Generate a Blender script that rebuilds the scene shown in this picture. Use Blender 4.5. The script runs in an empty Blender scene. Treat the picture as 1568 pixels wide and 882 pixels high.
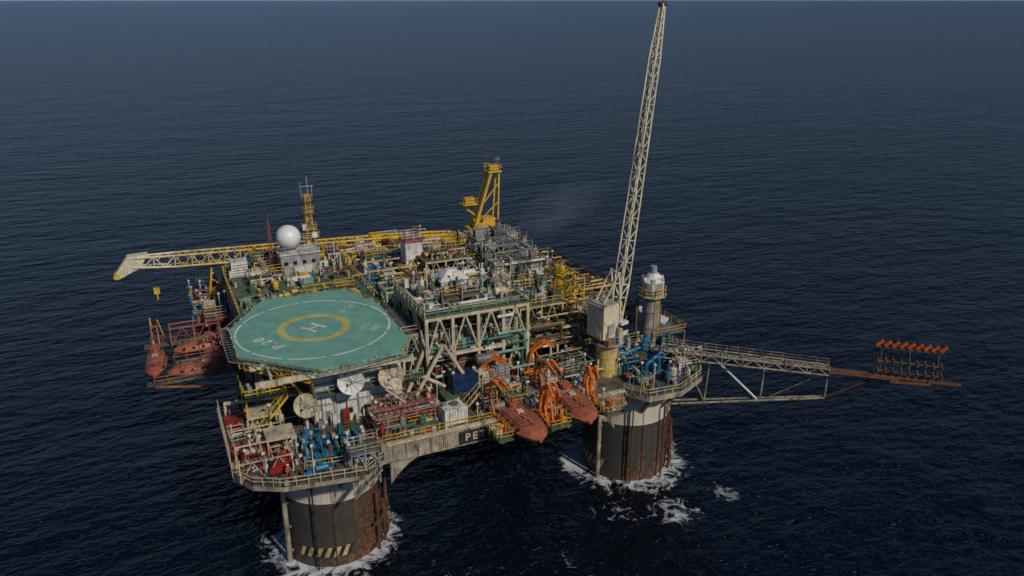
import bpy, math, random
from mathutils import Vector, Matrix
R=random.Random(7)
sc=bpy.context.scene
# ------------------------------------------------------------------ materials
def mat(name,col,rough=.6,rust=.25,dirt=.5,metal=0.0,rcol=(.15,.06,.026),speck=.3):
    m=bpy.data.materials.new(name); m.use_nodes=True; n=m.node_tree.nodes; L=m.node_tree.links
    p=n['Principled BSDF']; p.inputs['Roughness'].default_value=rough; p.inputs['Metallic'].default_value=metal
    g=n.new('ShaderNodeNewGeometry')
    mp=n.new('ShaderNodeMapping'); mp.inputs['Scale'].default_value=(1.1,1.1,.22); L.new(g.outputs['Position'],mp.inputs[0])
    t=n.new('ShaderNodeTexNoise'); t.inputs['Scale'].default_value=1.3; t.inputs['Detail'].default_value=7; t.inputs['Roughness'].default_value=.7; L.new(mp.outputs[0],t.inputs[0])
    r=n.new('ShaderNodeValToRGB'); r.color_ramp.elements[0].position=.64-.22*rust; r.color_ramp.elements[1].position=.76-.18*rust
    L.new(t.outputs[0],r.inputs[0])
    t2=n.new('ShaderNodeTexNoise'); t2.inputs['Scale'].default_value=.55; t2.inputs['Detail'].default_value=8; t2.inputs['Roughness'].default_value=.7; L.new(g.outputs['Position'],t2.inputs[0])
    r2=n.new('ShaderNodeMapRange'); r2.inputs[1].default_value=.38; r2.inputs[2].default_value=.6; r2.inputs[3].default_value=1-dirt; r2.inputs[4].default_value=1; L.new(t2.outputs[0],r2.inputs[0])
    t3=n.new('ShaderNodeTexNoise'); t3.inputs['Scale'].default_value=4.5; t3.inputs['Detail'].default_value=4; L.new(mp.outputs[0],t3.inputs[0])
    r3=n.new('ShaderNodeMapRange'); r3.inputs[1].default_value=.35; r3.inputs[2].default_value=.6; r3.inputs[3].default_value=1-speck; r3.inputs[4].default_value=1; L.new(t3.outputs[0],r3.inputs[0])
    mm=n.new('ShaderNodeMath'); mm.operation='MULTIPLY'; L.new(r2.outputs[0],mm.inputs[0]); L.new(r3.outputs[0],mm.inputs[1])
    mx=n.new('ShaderNodeMix'); mx.data_type='RGBA'; mx.inputs[6].default_value=(*col,1); mx.inputs[7].default_value=(*rcol,1); L.new(r.outputs[0],mx.inputs[0])
    ml=n.new('ShaderNodeMix'); ml.data_type='RGBA'; ml.blend_type='MULTIPLY'; ml.inputs[0].default_value=1; L.new(mx.outputs[2],ml.inputs[6]); L.new(mm.outputs[0],ml.inputs[7])
    L.new(ml.outputs[2],p.inputs['Base Color'])
    return m
CREAM=mat('cream_paint',(.68,.59,.40),.55,.42,.4)
WCR=mat('weathered_cream_paint',(.46,.41,.31),.6,.65,.5)
BOOM=mat('pale_cream_paint',(.80,.71,.50),.5,.25,.25)
WHITE=mat('white_paint',(.78,.76,.70),.5,.35,.3)
YEL=mat('yellow_paint',(.78,.48,.04),.5,.22,.3)
PYEL=mat('pale_yellow_paint',(.66,.54,.23),.5,.35,.4)
GREY=mat('grey_steel',(.21,.21,.20),.5,.4)
LGREY=mat('light_grey_steel',(.44,.43,.40),.5,.4)
DARK=mat('dark_steel',(.035,.035,.035),.6,.3)
BLUE=mat('blue_paint',(.02,.20,.38),.45,.25)
BLUE2=mat('deep_blue_paint',(.015,.05,.14),.4,.2)
RED=mat('red_paint',(.36,.03,.02),.5,.3)
PINK=mat('faded_red_paint',(.44,.16,.11),.55,.4)
ORA=mat('orange_paint',(.82,.17,.012),.45,.1,.3)
BOAT=mat('faded_orange_gelcoat',(.50,.14,.065),.5,.35,.4)
RUST=mat('rusty_steel',(.16,.07,.035),.85,.6,.6)
BROWN=mat('brown_steel',(.13,.09,.06),.8,.4)
GREEN=mat('green_paint',(.05,.21,.12),.5,.3)
TEAL=mat('pale_green_paint',(.22,.44,.34),.5,.3)
DECK=mat('deck_plating',(.17,.16,.11),.75,.8,.6,rcol=(.15,.09,.055))
GDECK=mat('green_deck_plating',(.12,.18,.10),.75,.5,.5)
HELI=mat('helideck_green',(.19,.43,.325),.6,.25,.22,rcol=(.14,.32,.24),speck=.08)
HYEL=mat('marking_yellow',(.62,.51,.14),.6,.2,.25,rcol=(.35,.4,.2),speck=.1)
HWH=mat('marking_white',(.74,.77,.70),.6,.2,.25,rcol=(.4,.52,.44),speck=.1)
HLG=mat('marking_pale_green',(.31,.55,.44),.6,.0,.2,speck=.1)
GLASS=mat('dark_window',(.01,.015,.02),.1,0,0)
SKIN=mat('skin',(.35,.2,.13),.5,0,0)
FENDER=mat('fender_black',(.02,.02,.02),.7,.45)
CM=[CREAM,CREAM,CREAM,CREAM,PYEL,GREY,LGREY,LGREY,WHITE,WHITE,BROWN,RUST,YEL,GREEN,BLUE,RED,TEAL,GREY,CREAM,PINK,WHITE]

def column_mat():
    m=bpy.data.materials.new('column_paint'); m.use_nodes=True; n=m.node_tree.nodes; L=m.node_tree.links; p=n['Principled BSDF']
    p.inputs['Roughness'].default_value=.6
    g=n.new('ShaderNodeNewGeometry'); sp=n.new('ShaderNodeSeparateXYZ'); L.new(g.outputs['Position'],sp.inputs[0])
    mp=n.new('ShaderNodeMapping'); mp.inputs['Scale'].default_value=(1,1,.08); L.new(g.outputs['Position'],mp.inputs[0])
    t=n.new('ShaderNodeTexNoise'); t.inputs['Scale'].default_value=1; t.inputs['Detail'].default_value=9; t.inputs['Roughness'].default_value=.7; L.new(mp.outputs[0],t.inputs[0])
    gt=n.new('ShaderNodeMath'); gt.operation='GREATER_THAN'; gt.inputs[1].default_value=9.3; L.new(sp.outputs[2],gt.inputs[0])
    tb=n.new('ShaderNodeTexNoise'); tb.inputs['Scale'].default_value=.4; tb.inputs['Detail'].default_value=9; tb.inputs['Roughness'].default_value=.65; L.new(g.outputs['Position'],tb.inputs[0])
    dk=n.new('ShaderNodeMix'); dk.data_type='RGBA'; dk.inputs[6].default_value=(.014,.014,.013,1); dk.inputs[7].default_value=(.085,.078,.062,1); L.new(tb.outputs[0],dk.inputs[0])
    mx=n.new('ShaderNodeMix'); mx.data_type='RGBA'; L.new(dk.outputs[2],mx.inputs[6]); mx.inputs[7].default_value=(.55,.50,.40,1); L.new(gt.outputs[0],mx.inputs[0])
    mr=n.new('ShaderNodeMapRange'); mr.inputs[1].default_value=0; mr.inputs[2].default_value=5; mr.inputs[3].default_value=.14; mr.inputs[4].default_value=0; L.new(sp.outputs[2],mr.inputs[0])
    ad=n.new('ShaderNodeMath'); ad.operation='ADD'; L.new(t.outputs[0],ad.inputs[0]); L.new(mr.outputs[0],ad.inputs[1])
    nx=n.new('ShaderNodeSeparateXYZ'); L.new(g.outputs['Normal'],nx.inputs[0])
    nm=n.new('ShaderNodeMath'); nm.operation='MULTIPLY_ADD'; nm.inputs[1].default_value=.11; L.new(nx.outputs[0],nm.inputs[0]); L.new(ad.outputs[0],nm.inputs[2])
    r=n.new('ShaderNodeValToRGB'); r.color_ramp.elements[0].position=.51; r.color_ramp.elements[1].position=.66; L.new(nm.outputs[0],r.inputs[0])
    t3=n.new('ShaderNodeTexNoise'); t3.inputs['Scale'].default_value=1.8; t3.inputs['Detail'].default_value=7; L.new(g.outputs['Position'],t3.inputs[0])
    rc=n.new('ShaderNodeValToRGB'); rc.color_ramp.elements[0].position=.38; rc.color_ramp.elements[0].color=(.045,.024,.014,1); rc.color_ramp.elements[1].position=.66; rc.color_ramp.elements[1].color=(.24,.095,.035,1); L.new(t3.outputs[0],rc.inputs[0])
    m2=n.new('ShaderNodeMix'); m2.data_type='RGBA'; L.new(r.outputs[0],m2.inputs[0]); L.new(mx.outputs[2],m2.inputs[6]); L.new(rc.outputs[0],m2.inputs[7])
    L.new(m2.outputs[2],p.inputs['Base Color']); return m
COL=column_mat()

# ------------------------------------------------------------------ mesh builder
class MB:
    def __init__(s): s.v=[];s.f=[];s.m=[];s.sm=[];s.mats=[]
    def mi(s,m):
        if m not in s.mats: s.mats.append(m)
        return s.mats.index(m)
    def add(s,vs,fs,m,smooth=False):
        b=len(s.v); s.v+= [tuple(v) for v in vs]; k=s.mi(m)
        for f in fs: s.f.append([b+i for i in f]); s.m.append(k); s.sm.append(smooth)
    def bz(s,x0,x1,y0,y1,z0,z1,m):
        s.add([(x0,y0,z0),(x1,y0,z0),(x1,y1,z0),(x0,y1,z0),(x0,y0,z1),(x1,y0,z1),(x1,y1,z1),(x0,y1,z1)],
          [(0,3,2,1),(4,5,6,7),(0,1,5,4),(1,2,6,5),(2,3,7,6),(3,0,4,7)],m)
    def box(s,x,y,z,sx,sy,sz,m,rot=0):
        c,d=math.cos(rot),math.sin(rot); vs=[]
        for dz in (0,sz):
            for ax,ay in ((-1,-1),(1,-1),(1,1),(-1,1)):
                px,py=ax*sx/2,ay*sy/2; vs.append((x+px*c-py*d,y+px*d+py*c,z+dz))
        s.add(vs,[(0,3,2,1),(4,5,6,7),(0,1,5,4),(1,2,6,5),(2,3,7,6),(3,0,4,7)],m)
    def frame(s,p,q):
        d=(q-p).normalized(); up=Vector((0,0,1)) if abs(d.z)<.95 else Vector((0,1,0))
        a=d.cross(up).normalized(); return d,a,a.cross(d).normalized()
    def beam(s,p,q,w,m,h=None):
        p=Vector(p);q=Vector(q);h=h or w; d,a,b=s.frame(p,q); vs=[]
        for c in (p,q):
            for i,j in ((-1,-1),(1,-1),(1,1),(-1,1)): vs.append(c+a*i*w/2+b*j*h/2)
        s.add(vs,[(0,3,2,1),(4,5,6,7),(0,1,5,4),(1,2,6,5),(2,3,7,6),(3,0,4,7)],m)
    def cyl(s,p,q,r,m,n=10,r2=None,caps=True):
        p=Vector(p);q=Vector(q);r2=r if r2 is None else r2; d,a,b=s.frame(p,q); vs=[]
        for c,rr in ((p,r),(q,r2)):
            for i in range(n):
                t=2*math.pi*i/n; vs.append(c+a*math.cos(t)*rr+b*math.sin(t)*rr)
        s.add(vs,[(i,(i+1)%n,n+(i+1)%n,n+i) for i in range(n)],m,True)
        if caps:
            s.add(vs[:n],[tuple(range(n))[::-1]],m); s.add(vs[n:],[tuple(range(n))],m)
    def sph(s,c,r,m,nu=10,nv=6,sc=(1,1,1),zmin=-1):
        vs=[];fs=[]
        for j in range(nv+1):
            ph=math.pi*j/nv
            for i in range(nu):
                t=2*math.pi*i/nu; z=max(math.cos(ph),zmin)
                vs.append((c[0]+r*sc[0]*math.sin(ph)*math.cos(t),c[1]+r*sc[1]*math.sin(ph)*math.sin(t),c[2]+r*sc[2]*z))
        for j in range(nv):
            for i in range(nu): fs.append((j*nu+i,(j+1)*nu+i,(j+1)*nu+(i+1)%nu,j*nu+(i+1)%nu))
        s.add(vs,fs,m,True)
    def pipe(s,pts,r,m,n=8):
        for i in range(len(pts)-1):
            s.cyl(pts[i],pts[i+1],r,m,n,caps=(i in(0,len(pts)-2)))
            if i: s.sph(pts[i],r*1.04,m,8,6)
    def prism(s,poly,z0,z1,m,mt=None):
        n=len(poly); lo=[(x,y,z0) for x,y in poly]; hi=[(x,y,z1) for x,y in poly]
        s.add(lo+hi,[(i,(i+1)%n,n+(i+1)%n,n+i) for i in range(n)],m)
        s.add(lo,[tuple(range(n))[::-1]],m); s.add(hi,[tuple(range(n))],mt or m)
    def rail(s,pts,m,closed=False,h=1.1,step=1.8,w=.07):
        P=[Vector(p) for p in pts]
        if closed: P.append(P[0])
        for a,b in zip(P[:-1],P[1:]):
            L=(b-a).length; k=max(1,round(L/step))
            for hh in (h,h*.55): s.beam(a+Vector((0,0,hh)),b+Vector((0,0,hh)),w,m)
            for i in range(k+1):
                c=a.lerp(b,i/k); s.beam(c,c+Vector((0,0,h)),w,m)
    def truss(s,p,q,w1,h1,w2,h2,n,rc,rd,m,m2=None,up=None):
        p=Vector(p);q=Vector(q); d=(q-p).normalized(); up=Vector(up) if up else Vector((0,0,1))
        a=d.cross(up).normalized(); b=a.cross(d).normalized(); m2=m2 or m
        def st(t):
            c=p.lerp(q,t); w=w1+(w2-w1)*t; h=h1+(h2-h1)*t
            return [c+a*i*w/2+b*j*h/2 for i,j in ((-1,-1),(1,-1),(1,1),(-1,1))]
        S=[st(i/n) for i in range(n+1)]
        for k in range(4): s.cyl(S[0][k],S[-1][k],rc,m,6)
        for i in range(n):
            for k in range(4):
                l=(k+1)%4
                if i%2==0: s.cyl(S[i][k],S[i][l],rd,m2,5,caps=False)
                if (i+k)%2: s.cyl(S[i][k],S[i+1][l],rd,m2,5,caps=False)
                else: s.cyl(S[i][l],S[i+1][k],rd,m2,5,caps=False)
        for k in range(4): s.cyl(S[n][k],S[n][(k+1)%4],rd,m2,5)
    def hves(s,c,L,r,m,ax='x'):
        d=Vector((1,0,0)) if ax=='x' else Vector((0,1,0)); c=Vector(c)+Vector((0,0,r+.4))
        s.cyl(c-d*L/2,c+d*L/2,r,m,16); sx=(.45,1,1) if ax=='x' else (1,.45,1)
        for e in (-1,1): s.sph(c+d*e*L/2,r,m,16,8,sx)
        for e in (-.3,.3):
            q=c+d*e*L; s.box(q.x,q.y,c.z-r-.4,.25 if ax=='x' else r*1.4,r*1.4 if ax=='x' else .25,r*.6+.3,DARK)
        s.cyl(c+Vector((0,0,r)),c+Vector((0,0,r+.4)),.18,m,8)
    def vves(s,x,y,z,r,h,m):
        for k in range(4):
            t=k*math.pi/2+.78; s.beam((x+r*.8*math.cos(t),y+r*.8*math.sin(t),z),(x+r*.8*math.cos(t),y+r*.8*math.sin(t),z+.7),.12,DARK)
        s.cyl((x,y,z+.6),(x,y,z+h),r,m,16); s.sph((x,y,z+h),r,m,16,8,(1,1,.45)); s.sph((x,y,z+.6),r,m,16,8,(1,1,.4))
        s.cyl((x,y,z+h*.5),(x,y,z+h*.5+.12),r*1.06,DARK,16); s.cyl((x,y,z+h),(x,y,z+h+.5+r*.4),.14,m,8)
    def stair(s,p,q,w,m):
        p=Vector(p);q=Vector(q); d=Vector((q.x-p.x,q.y-p.y,0)).normalized(); a=Vector((-d.y,d.x,0)); n=int(abs(q.z-p.z)/.22)
        for e in (-1,1):
            s.beam(p+a*e*w/2,q+a*e*w/2,.1,m,.25); s.beam(p+a*e*w/2+Vector((0,0,1)),q+a*e*w/2+Vector((0,0,1)),.07,m)
            for k in range(5):
                c=p.lerp(q,k/4)+a*e*w/2; s.beam(c,c+Vector((0,0,1)),.06,m)
        for k in range(n):
            c=p.lerp(q,(k+.5)/n); s.beam(c-a*w/2,c+a*w/2,.22,GREY,.04)
    def louver(s,x,y,z,sx,sy,sz,m,m2=None):
        s.box(x,y,z,sx,sy,sz,m); n=max(2,int(sz/.45)); m2=m2 or GREY
        for k in range(n):
            zz=z+.15+k*(sz-.2)/n
            s.bz(x-sx/2+.12,x+sx/2-.12,y-sy/2-.06,y-sy/2-.003,zz,zz+.1,m2); s.bz(x-sx/2-.06,x-sx/2-.003,y-sy/2+.12,y+sy/2-.12,zz,zz+.1,m2)
    def obj(s,name,parent=None):
        me=bpy.data.meshes.new(name); me.from_pydata(s.v,[],s.f)
        for m in s.mats: me.materials.append(m)
        me.polygons.foreach_set('material_index',s.m); me.polygons.foreach_set('use_smooth',s.sm); me.update()
        o=bpy.data.objects.new(name,me); sc.collection.objects.link(o)
        if parent: o.parent=parent
        return o
def empty(name):
    o=bpy.data.objects.new(name,None); sc.collection.objects.link(o); return o
def container(name,x,y,z,L,W,H,m,rot=0,roof=False):
    b=MB(); b.box(0,0,.12,L,W,H,m)
    for i in range(int(L/.4)):
        xx=-L/2+.3+i*.4
        for e in (-1,1): b.box(xx,e*(W/2+.03),.3,.16,.056,H-.4,m)
    for ex in (-1,1):
        for ey in (-1,1): b.box(ex*L/2,ey*W/2,0,.2,.2,H+.2,m)
    for e in (-.25,.25): b.box(-L/2-.04,e*W,.3,.07,W*.42,H-.5,m); b.cyl((-L/2-.1,e*W*.4,.3),(-L/2-.1,e*W*.4,H-.2),.03,LGREY,6)
    for k in range(3): b.bz(-L/2+.3+k*L/3,-L/2+.3+k*L/3+.1,-W/2+.1,W/2-.1,H+.123,H+.17,m)
    if roof: b.cyl((.3,0,H+.1),(.3,0,H+.4),.55,GREY,14); b.box(-1,.3,H+.12,.7,.7,.35,LGREY)
    o=b.obj(name); o.location=(x,y,z); o.rotation_euler=(0,0,rot); return o

def fine(b,x0,x1,y0,y1,z,n,seed,pal=None,hm=1.2):
    r=random.Random(seed); P=pal or CM
    for i in range(n):
        x,y=r.uniform(x0+.3,x1-.3),r.uniform(y0+.3,y1-.3); k=r.random(); m=r.choice(P)
        if k<.5: b.box(x,y,z,r.uniform(.25,.9),r.uniform(.25,.9),r.uniform(.3,hm),m,r.choice((0,0,.4)))
        elif k<.75: b.cyl((x,y,z),(x,y,z+r.uniform(.4,hm*1.6)),r.uniform(.08,.28),m,8)
        elif k<.9:
            a=r.uniform(1,3.5); h=r.uniform(.2,hm)
            q=(x+a,y,z+h) if r.random()<.5 else (x,y+a,z+h); b.cyl((x,y,z+h),q,r.uniform(.06,.14),m,6); b.cyl((x,y,z),(x,y,z+h),.08,m,6); b.cyl((q[0],q[1],z),q,.08,m,6)
        else: h=r.uniform(2,4.2); b.beam((x,y,z),(x,y,z+h),.1,m); b.box(x,y,z+h,.35,.25,.25,WHITE)
def clutter(b,x0,x1,y0,y1,z,n,seed,hmax=3.5,pal=None):
    r=random.Random(seed); P=pal or CM
    fine(b,x0,x1,y0,y1,z,int(n*2.4),seed+1000,pal,min(1.3,hmax))
    for i in range(n):
        x=r.uniform(x0+.8,x1-.8); y=r.uniform(y0+.8,y1-.8); k=r.random(); m=r.choice(P); h=r.uniform(.8,hmax)
        if k<.12: b.hves((x,y,z),r.uniform(1.2,3.2),r.uniform(.3,.6),m,r.choice('xy'))
        elif k<.25: b.vves(x,y,z,r.uniform(.25,.6),h+.6,m)
        elif k<.44:
            sx,sy=r.uniform(.8,2.6),r.uniform(.8,2.2); b.box(x,y,z,sx,sy,h*.6,m)
            b.box(x,y,z+h*.6,sx*.6,sy*.5,.3,r.choice(P)); b.cyl((x+sx*.3,y,z+h*.6),(x+sx*.3,y,z+h*.6+.7),.1,GREY,6)
        elif k<.54: b.louver(x,y,z,r.uniform(1,2.2),r.uniform(1,2),h*.7,m)
        elif k<.72:
            c=r.randint(3,6); ax=r.random()<.5
            for j in range(c):
                px,py=(x+j*.5,y) if ax else (x,y+j*.5); hh=r.uniform(.6,1.6)
                b.cyl((px,py,z),(px,py,z+hh),.12,m,7); b.cyl((px,py,z+hh*.6),(px,py,z+hh*.6+.15),.24,r.choice((RED,BLUE,m,YEL)),8)
                b.sph((px,py,z+hh),.2,r.choice((m,RED,GREY)),7,5)
            q=(x+(c-1)*.5,y,z+.5) if ax else (x,y+(c-1)*.5,z+.5)
            b.cyl((x,y,z+.5),q,.16,m,8)
        elif k<.88:
            sx,sy=r.uniform(1.5,3.5),r.uniform(1.5,3); 
            for ex in(-1,1):
                for ey in(-1,1): b.beam((x+ex*sx/2,y+ey*sy/2,z),(x+ex*sx/2,y+ey*sy/2,z+h),.16,m)
            for ey in(-1,1): b.beam((x-sx/2,y+ey*sy/2,z+h),(x+sx/2,y+ey*sy/2,z+h),.18,m); b.beam((x-sx/2,y+ey*sy/2,z),(x+sx/2,y+ey*sy/2,z+h),.1,m)
            for ex in(-1,1): b.beam((x+ex*sx/2,y-sy/2,z+h),(x+ex*sx/2,y+sy/2,z+h),.18,m)
            if r.random()<.5: b.bz(x-sx/2,x+sx/2,y-sy/2,y+sy/2,z+h+.1,z+h+.16,DECK); b.rail([(x-sx/2,y-sy/2,z+h+.16),(x+sx/2,y-sy/2,z+h+.16),(x+sx/2,y+sy/2,z+h+.16),(x-sx/2,y+sy/2,z+h+.16)],r.choice((YEL,CREAM)),True)
        else:
            b.box(x,y,z,1.4,.9,.25,DARK); b.cyl((x-.6,y,z+.6),(x+.2,y,z+.6),.35,m,10); b.cyl((x+.2,y,z+.6),(x+.6,y,z+.6),.2,GREY,8)
def pipes(b,x0,x1,y0,y1,z0,z1,n,seed,pal=None):
    r=random.Random(seed); P=pal or [CREAM,CREAM,CREAM,LGREY,GREY,PYEL,YEL,GREEN,RUST,BROWN,TEAL,WHITE,WHITE]
    for i in range(n):
        m=r.choice(P); rr=r.choice((.07,.09,.12,.17,.22)); p=Vector((r.uniform(x0,x1),r.uniform(y0,y1),r.uniform(z0,z1))); pts=[p]; last=-1
        for k in range(r.randint(2,5)):
            a=r.choice([q for q in (0,0,1,1,2) if q!=last]); last=a; q=pts[-1].copy()
            q[a]=r.uniform((x0,y0,z0)[a],(x1,y1,z1)[a]) if a==2 else min(max(q[a]+r.uniform(-9,9),(x0,y0)[a]),(x1,y1)[a])
            if abs(q[a]-pts[-1][a])>.3: pts.append(q)
        if len(pts)>1: b.pipe(pts,rr,m,7)
def sframe(b,xs,ys,zs,m,w=.3,brace=True,seed=1,bm=None):
    r=random.Random(seed); bm=bm or m
    for x in xs:
        for y in ys: b.beam((x,y,zs[0]),(x,y,zs[-1]),w,m)
    for z in zs[1:]:
        for y in ys: b.beam((xs[0]-w/2,y,z-.02),(xs[-1]+w/2,y,z-.02),w*.8,m,w*1.1)
        for x in xs: b.beam((x,ys[0],z+.02),(x,ys[-1],z+.02),w*.8,m,w*1.1)
    if brace:
        for za,zb in zip(zs[:-1],zs[1:]):
            for i in range(len(xs)-1):
                xa,xb=xs[i],xs[i+1]; xm=(xa+xb)/2
                if r.random()<.75:
                    b.cyl((xa,ys[0],za),(xm,ys[0],zb),w*.38,bm,7); b.cyl((xm,ys[0],zb),(xb,ys[0],za),w*.38,bm,7)
            for i in range(len(ys)-1):
                if r.random()<.7: b.cyl((xs[0],ys[i],za),(xs[0],ys[i+1],zb),w*.38,bm,7)

plat=empty('oil_platform')
# ------------------------------------------------------------------ hull
ZD=16.0
b=MB()
for (cx,cy) in ((0,0),(45,0),(0,50),(45,50)):
    b.cyl((cx,cy,-4),(cx,cy,14.2),6.3,COL,64)
    for z in (2.9,9.25,12.6): b.cyl((cx,cy,z),(cx,cy,z+.15),6.38,COL,64)
    for k in range(6):
        t=k*math.pi/3+.35; x,y=cx+6.36*math.cos(t),cy+6.36*math.sin(t); b.cyl((x,y,-2),(x,y,12.5),.08,COL,6)
    for t,rr,m,zt in ((3.55,.33,WCR,13),(5.45,.2,RUST,8.5),(5.72,.2,RUST,6),(6.0,.2,RUST,10),(6.15,.15,RUST,12.5),(4.2,.1,DARK,12)):
        x,y=cx+6.9*math.cos(t),cy+6.9*math.sin(t); b.cyl((x,y,-3),(x,y,zt),rr,m,10)
        for z in (1.5,5,8.5):
            if z<zt: b.beam((x,y,z),(cx+6.2*math.cos(t),cy+6.2*math.sin(t),z),.25,m)
    for z in (1.2,4.4):
        for k in range(8):
            t0=5.3+k*.11; b.beam((cx+7.1*math.cos(t0),cy+7.1*math.sin(t0),z),(cx+7.1*math.cos(t0+.11),cy+7.1*math.sin(t0+.11),z),.3,RUST)
b.obj('columns',plat)
b=MB() # hazard bands
for cx,cy,a0,a1 in ((0,0,216,276),(45,0,150,206),(0,50,206,262),(45,50,200,260)):
    n=int((a1-a0)/5)
    for k in range(n):
        for z in range(5):
            za,zb=1.5+z*.3,1.8+z*.3; o=z*1.1
            A=[math.radians(a0+k*5+o+q) for q in (0,5)]
            Bq=[math.radians(a0+k*5+o+1.1+q) for q in (0,5)]
            rr=6.36
            b.add([(cx+rr*math.cos(A[0]),cy+rr*math.sin(A[0]),za),(cx+rr*math.cos(A[1]),cy+rr*math.sin(A[1]),za),(cx+rr*math.cos(Bq[1]),cy+rr*math.sin(Bq[1]),zb),(cx+rr*math.cos(Bq[0]),cy+rr*math.sin(Bq[0]),zb)],[(0,1,2,3)],(PYEL,FENDER)[k%2])
b.obj('hazard_bands',plat)
b=MB() # deck box
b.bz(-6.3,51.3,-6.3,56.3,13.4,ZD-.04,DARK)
for (x0,x1,y0,y1) in ((-6.6,51.6,-6.7,-6.31),(-6.6,51.6,56.31,56.7)): b.bz(x0,x1,y0,y1,13.6,ZD-.02,WCR)
for (x0,x1) in ((-6.7,-6.31),(51.31,51.7)): b.bz(x0,x1,-6.3,56.3,13.6,ZD-.02,WCR)
for k in range(22):
    x=5+k*1.65
    if x<40 and not 14<x<26: b.bz(x,x+.12,-6.85,-6.71,13.63,ZD-.25,WCR)
b.bz(6,40,-6.95,-6.3,15.75,ZD+.05,CREAM); b.bz(5,40,-6.95,-6.3,13.45,13.62,WCR)
b.prism([(-6.5,-6.5),(51.5,-6.5),(51.5,56.5),(-6.5,56.5)],ZD-.038,ZD,DECK)
for sx,cx in ((1,6.3),(-1,38.7)):
    N=8
    for k in range(N):
        a,c=k/N,(k+1)/N; f=lambda t:13.6-3.4*(1-t)**2.4
        xa,xc=cx+sx*a*6,cx+sx*c*6
        for y in (-6.6,-5.9):
            b.add([(xa,y,f(a)),(xc,y,f(c)),(xc,y,13.6),(xa,y,13.6)],[(0,1,2,3)],WCR)
        b.add([(xa,-6.6,f(a)),(xc,-6.6,f(c)),(xc,-5.2,f(c)),(xa,-5.2,f(a))],[(0,1,2,3)],LGREY)
for y in (0,50): b.cyl((5,y,11.8),(40,y,11.8),.9,DARK,12)
for x in (0,45): b.cyl((x,5,11.8),(x,45,11.8),.9,DARK,12)
A=[(-11.9,9.5),(-11.9,-6.2),(-10.2,-9),(-7,-10.8),(2.2,-12.2),(4.6,-10),(5.2,-6.9),(0,-2)]
A2=[(-11.9,9.5),(0,-2),(-2,9.5)]
cornerB=[(40,-6.9),(42,-10),(47,-10.4),(52.5,-7.8),(55.6,-3),(56.2,7),(50,8)]
cornerC=[(-12,41),(-4,41),(-4,60.5),(-9,61),(-12,57)]
cornerD=[(40,55),(50,42),(56,44),(56,58),(50,62),(41,61)]
b.prism(A,15.45,ZD+.03,WCR,DECK); b.prism(A2,15.47,ZD+.045,WCR,DECK)
b.prism(cornerB,15.2,ZD+.03,WCR,DECK); b.prism(cornerC,15.2,ZD+.03,BROWN,DECK); b.prism(cornerD,15.2,ZD+.03,BROWN,DECK)
for x,y in ((-10,-6),(-6,-9),(0,-11),(3,-9),(-10.5,2),(-10,7)): 
    d=Vector((x,y,0)).normalized()*6.3; b.beam((x,y,15.4),(d.x,d.y,11.5),.35,WCR,.5)
for x,y in ((43,-9),(48,-9),(52,-6),(54,0),(54,5)):
    d=Vector((x-45,y,0)).normalized()*6.3; b.beam((x,y,15.2),(45+d.x,d.y,11.5),.35,WCR,.5)
for P_ in (A[:7],cornerB[:6],cornerC,cornerD): b.rail([(x*.995,y*.995,ZD+.03) for x,y in P_],CREAM,w=.085,step=1.4)
b.rail([(-11.9,-6.2,ZD+.03),(-11.9,9.4,ZD+.03),(-2,9.4,ZD+.03)],CREAM,w=.085)
b.rail([(5.5,-6.6,ZD),(20,-6.6,ZD)],YEL); b.rail([(-6.5,10,ZD),(-6.5,40,ZD)],YEL); b.rail([(51.5,9,ZD),(51.5,41,ZD)],YEL)
b.obj('main_deck',plat)
def text(s,size,loc,rot,m,name,par=None,ext=.01):
    cu=bpy.data.curves.new(name,'FONT'); cu.body=s; cu.size=size; cu.extrude=ext; cu.materials.append(m); cu.align_x='CENTER'; cu.align_y='CENTER'; cu.space_character=1.35; cu.offset=.03
    o=bpy.data.objects.new(name,cu); sc.collection.objects.link(o); o.location=loc; o.rotation_euler=rot; o.parent=par; return o
b=MB(); b.bz(15.4,26.6,-6.94,-6.8,13.66,15.4,DARK); b.obj('name_board',plat)
text("PETROBRAS",1.45,(21.0,-6.96,14.5),(math.radians(90),0,0),CREAM,'fascia_lettering',plat)

# ------------------------------------------------------------------ accommodation block below the helideck
b=MB()
b.bz(-1,10.5,1,24,ZD,24.6,WHITE)
for z in (18.9,21.8): b.bz(-1.15,10.65,.85,24.1,z,z+.14,LGREY)
for k in range(9): b.bz(-.9+k*1.35,-.82+k*1.35,.93,.997,ZD,24.5,LGREY)
for k in range(3):
    for z in (17.2,22.8): b.bz(3.2+k*2.2,3.8+k*2.2,.9,.99,z,z+.6,GLASS); b.bz(3.1+k*2.2,3.9+k*2.2,.93,.985,z-.1,z+.7,GREY)
b.bz(.4,1.3,.88,.98,ZD,18,GREY)
for k in range(8):
    for z in (17.2,20,22.8): b.bz(-1.09,-1.0,3+k*2.6,3.8+k*2.6,z,z+.8,GLASS)
b.bz(-2.6,-1.16,1,24,20.4,20.5,GDECK); b.rail([(-2.6,24,20.5),(-2.6,1,20.5)],PYEL)
b.bz(-1,13,-.6,.84,21,21.1,GDECK); b.rail([(-1,-.6,21.1),(13,-.6,21.1)],TEAL,w=.09)
b.stair((12.6,-1.5,16),(7.5,-1.5,21),1,CREAM)
for k in range(7): b.box(-.4+k*1.6,.4,16,.8,.7,1+.5*(k%3),(LGREY,WHITE,RED,CREAM)[k%4]); b.cyl((0+k*1.55,.85,16),(0+k*1.55,.85,21-k%3),.08,(LGREY,CREAM,PINK)[k%3],6)
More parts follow.
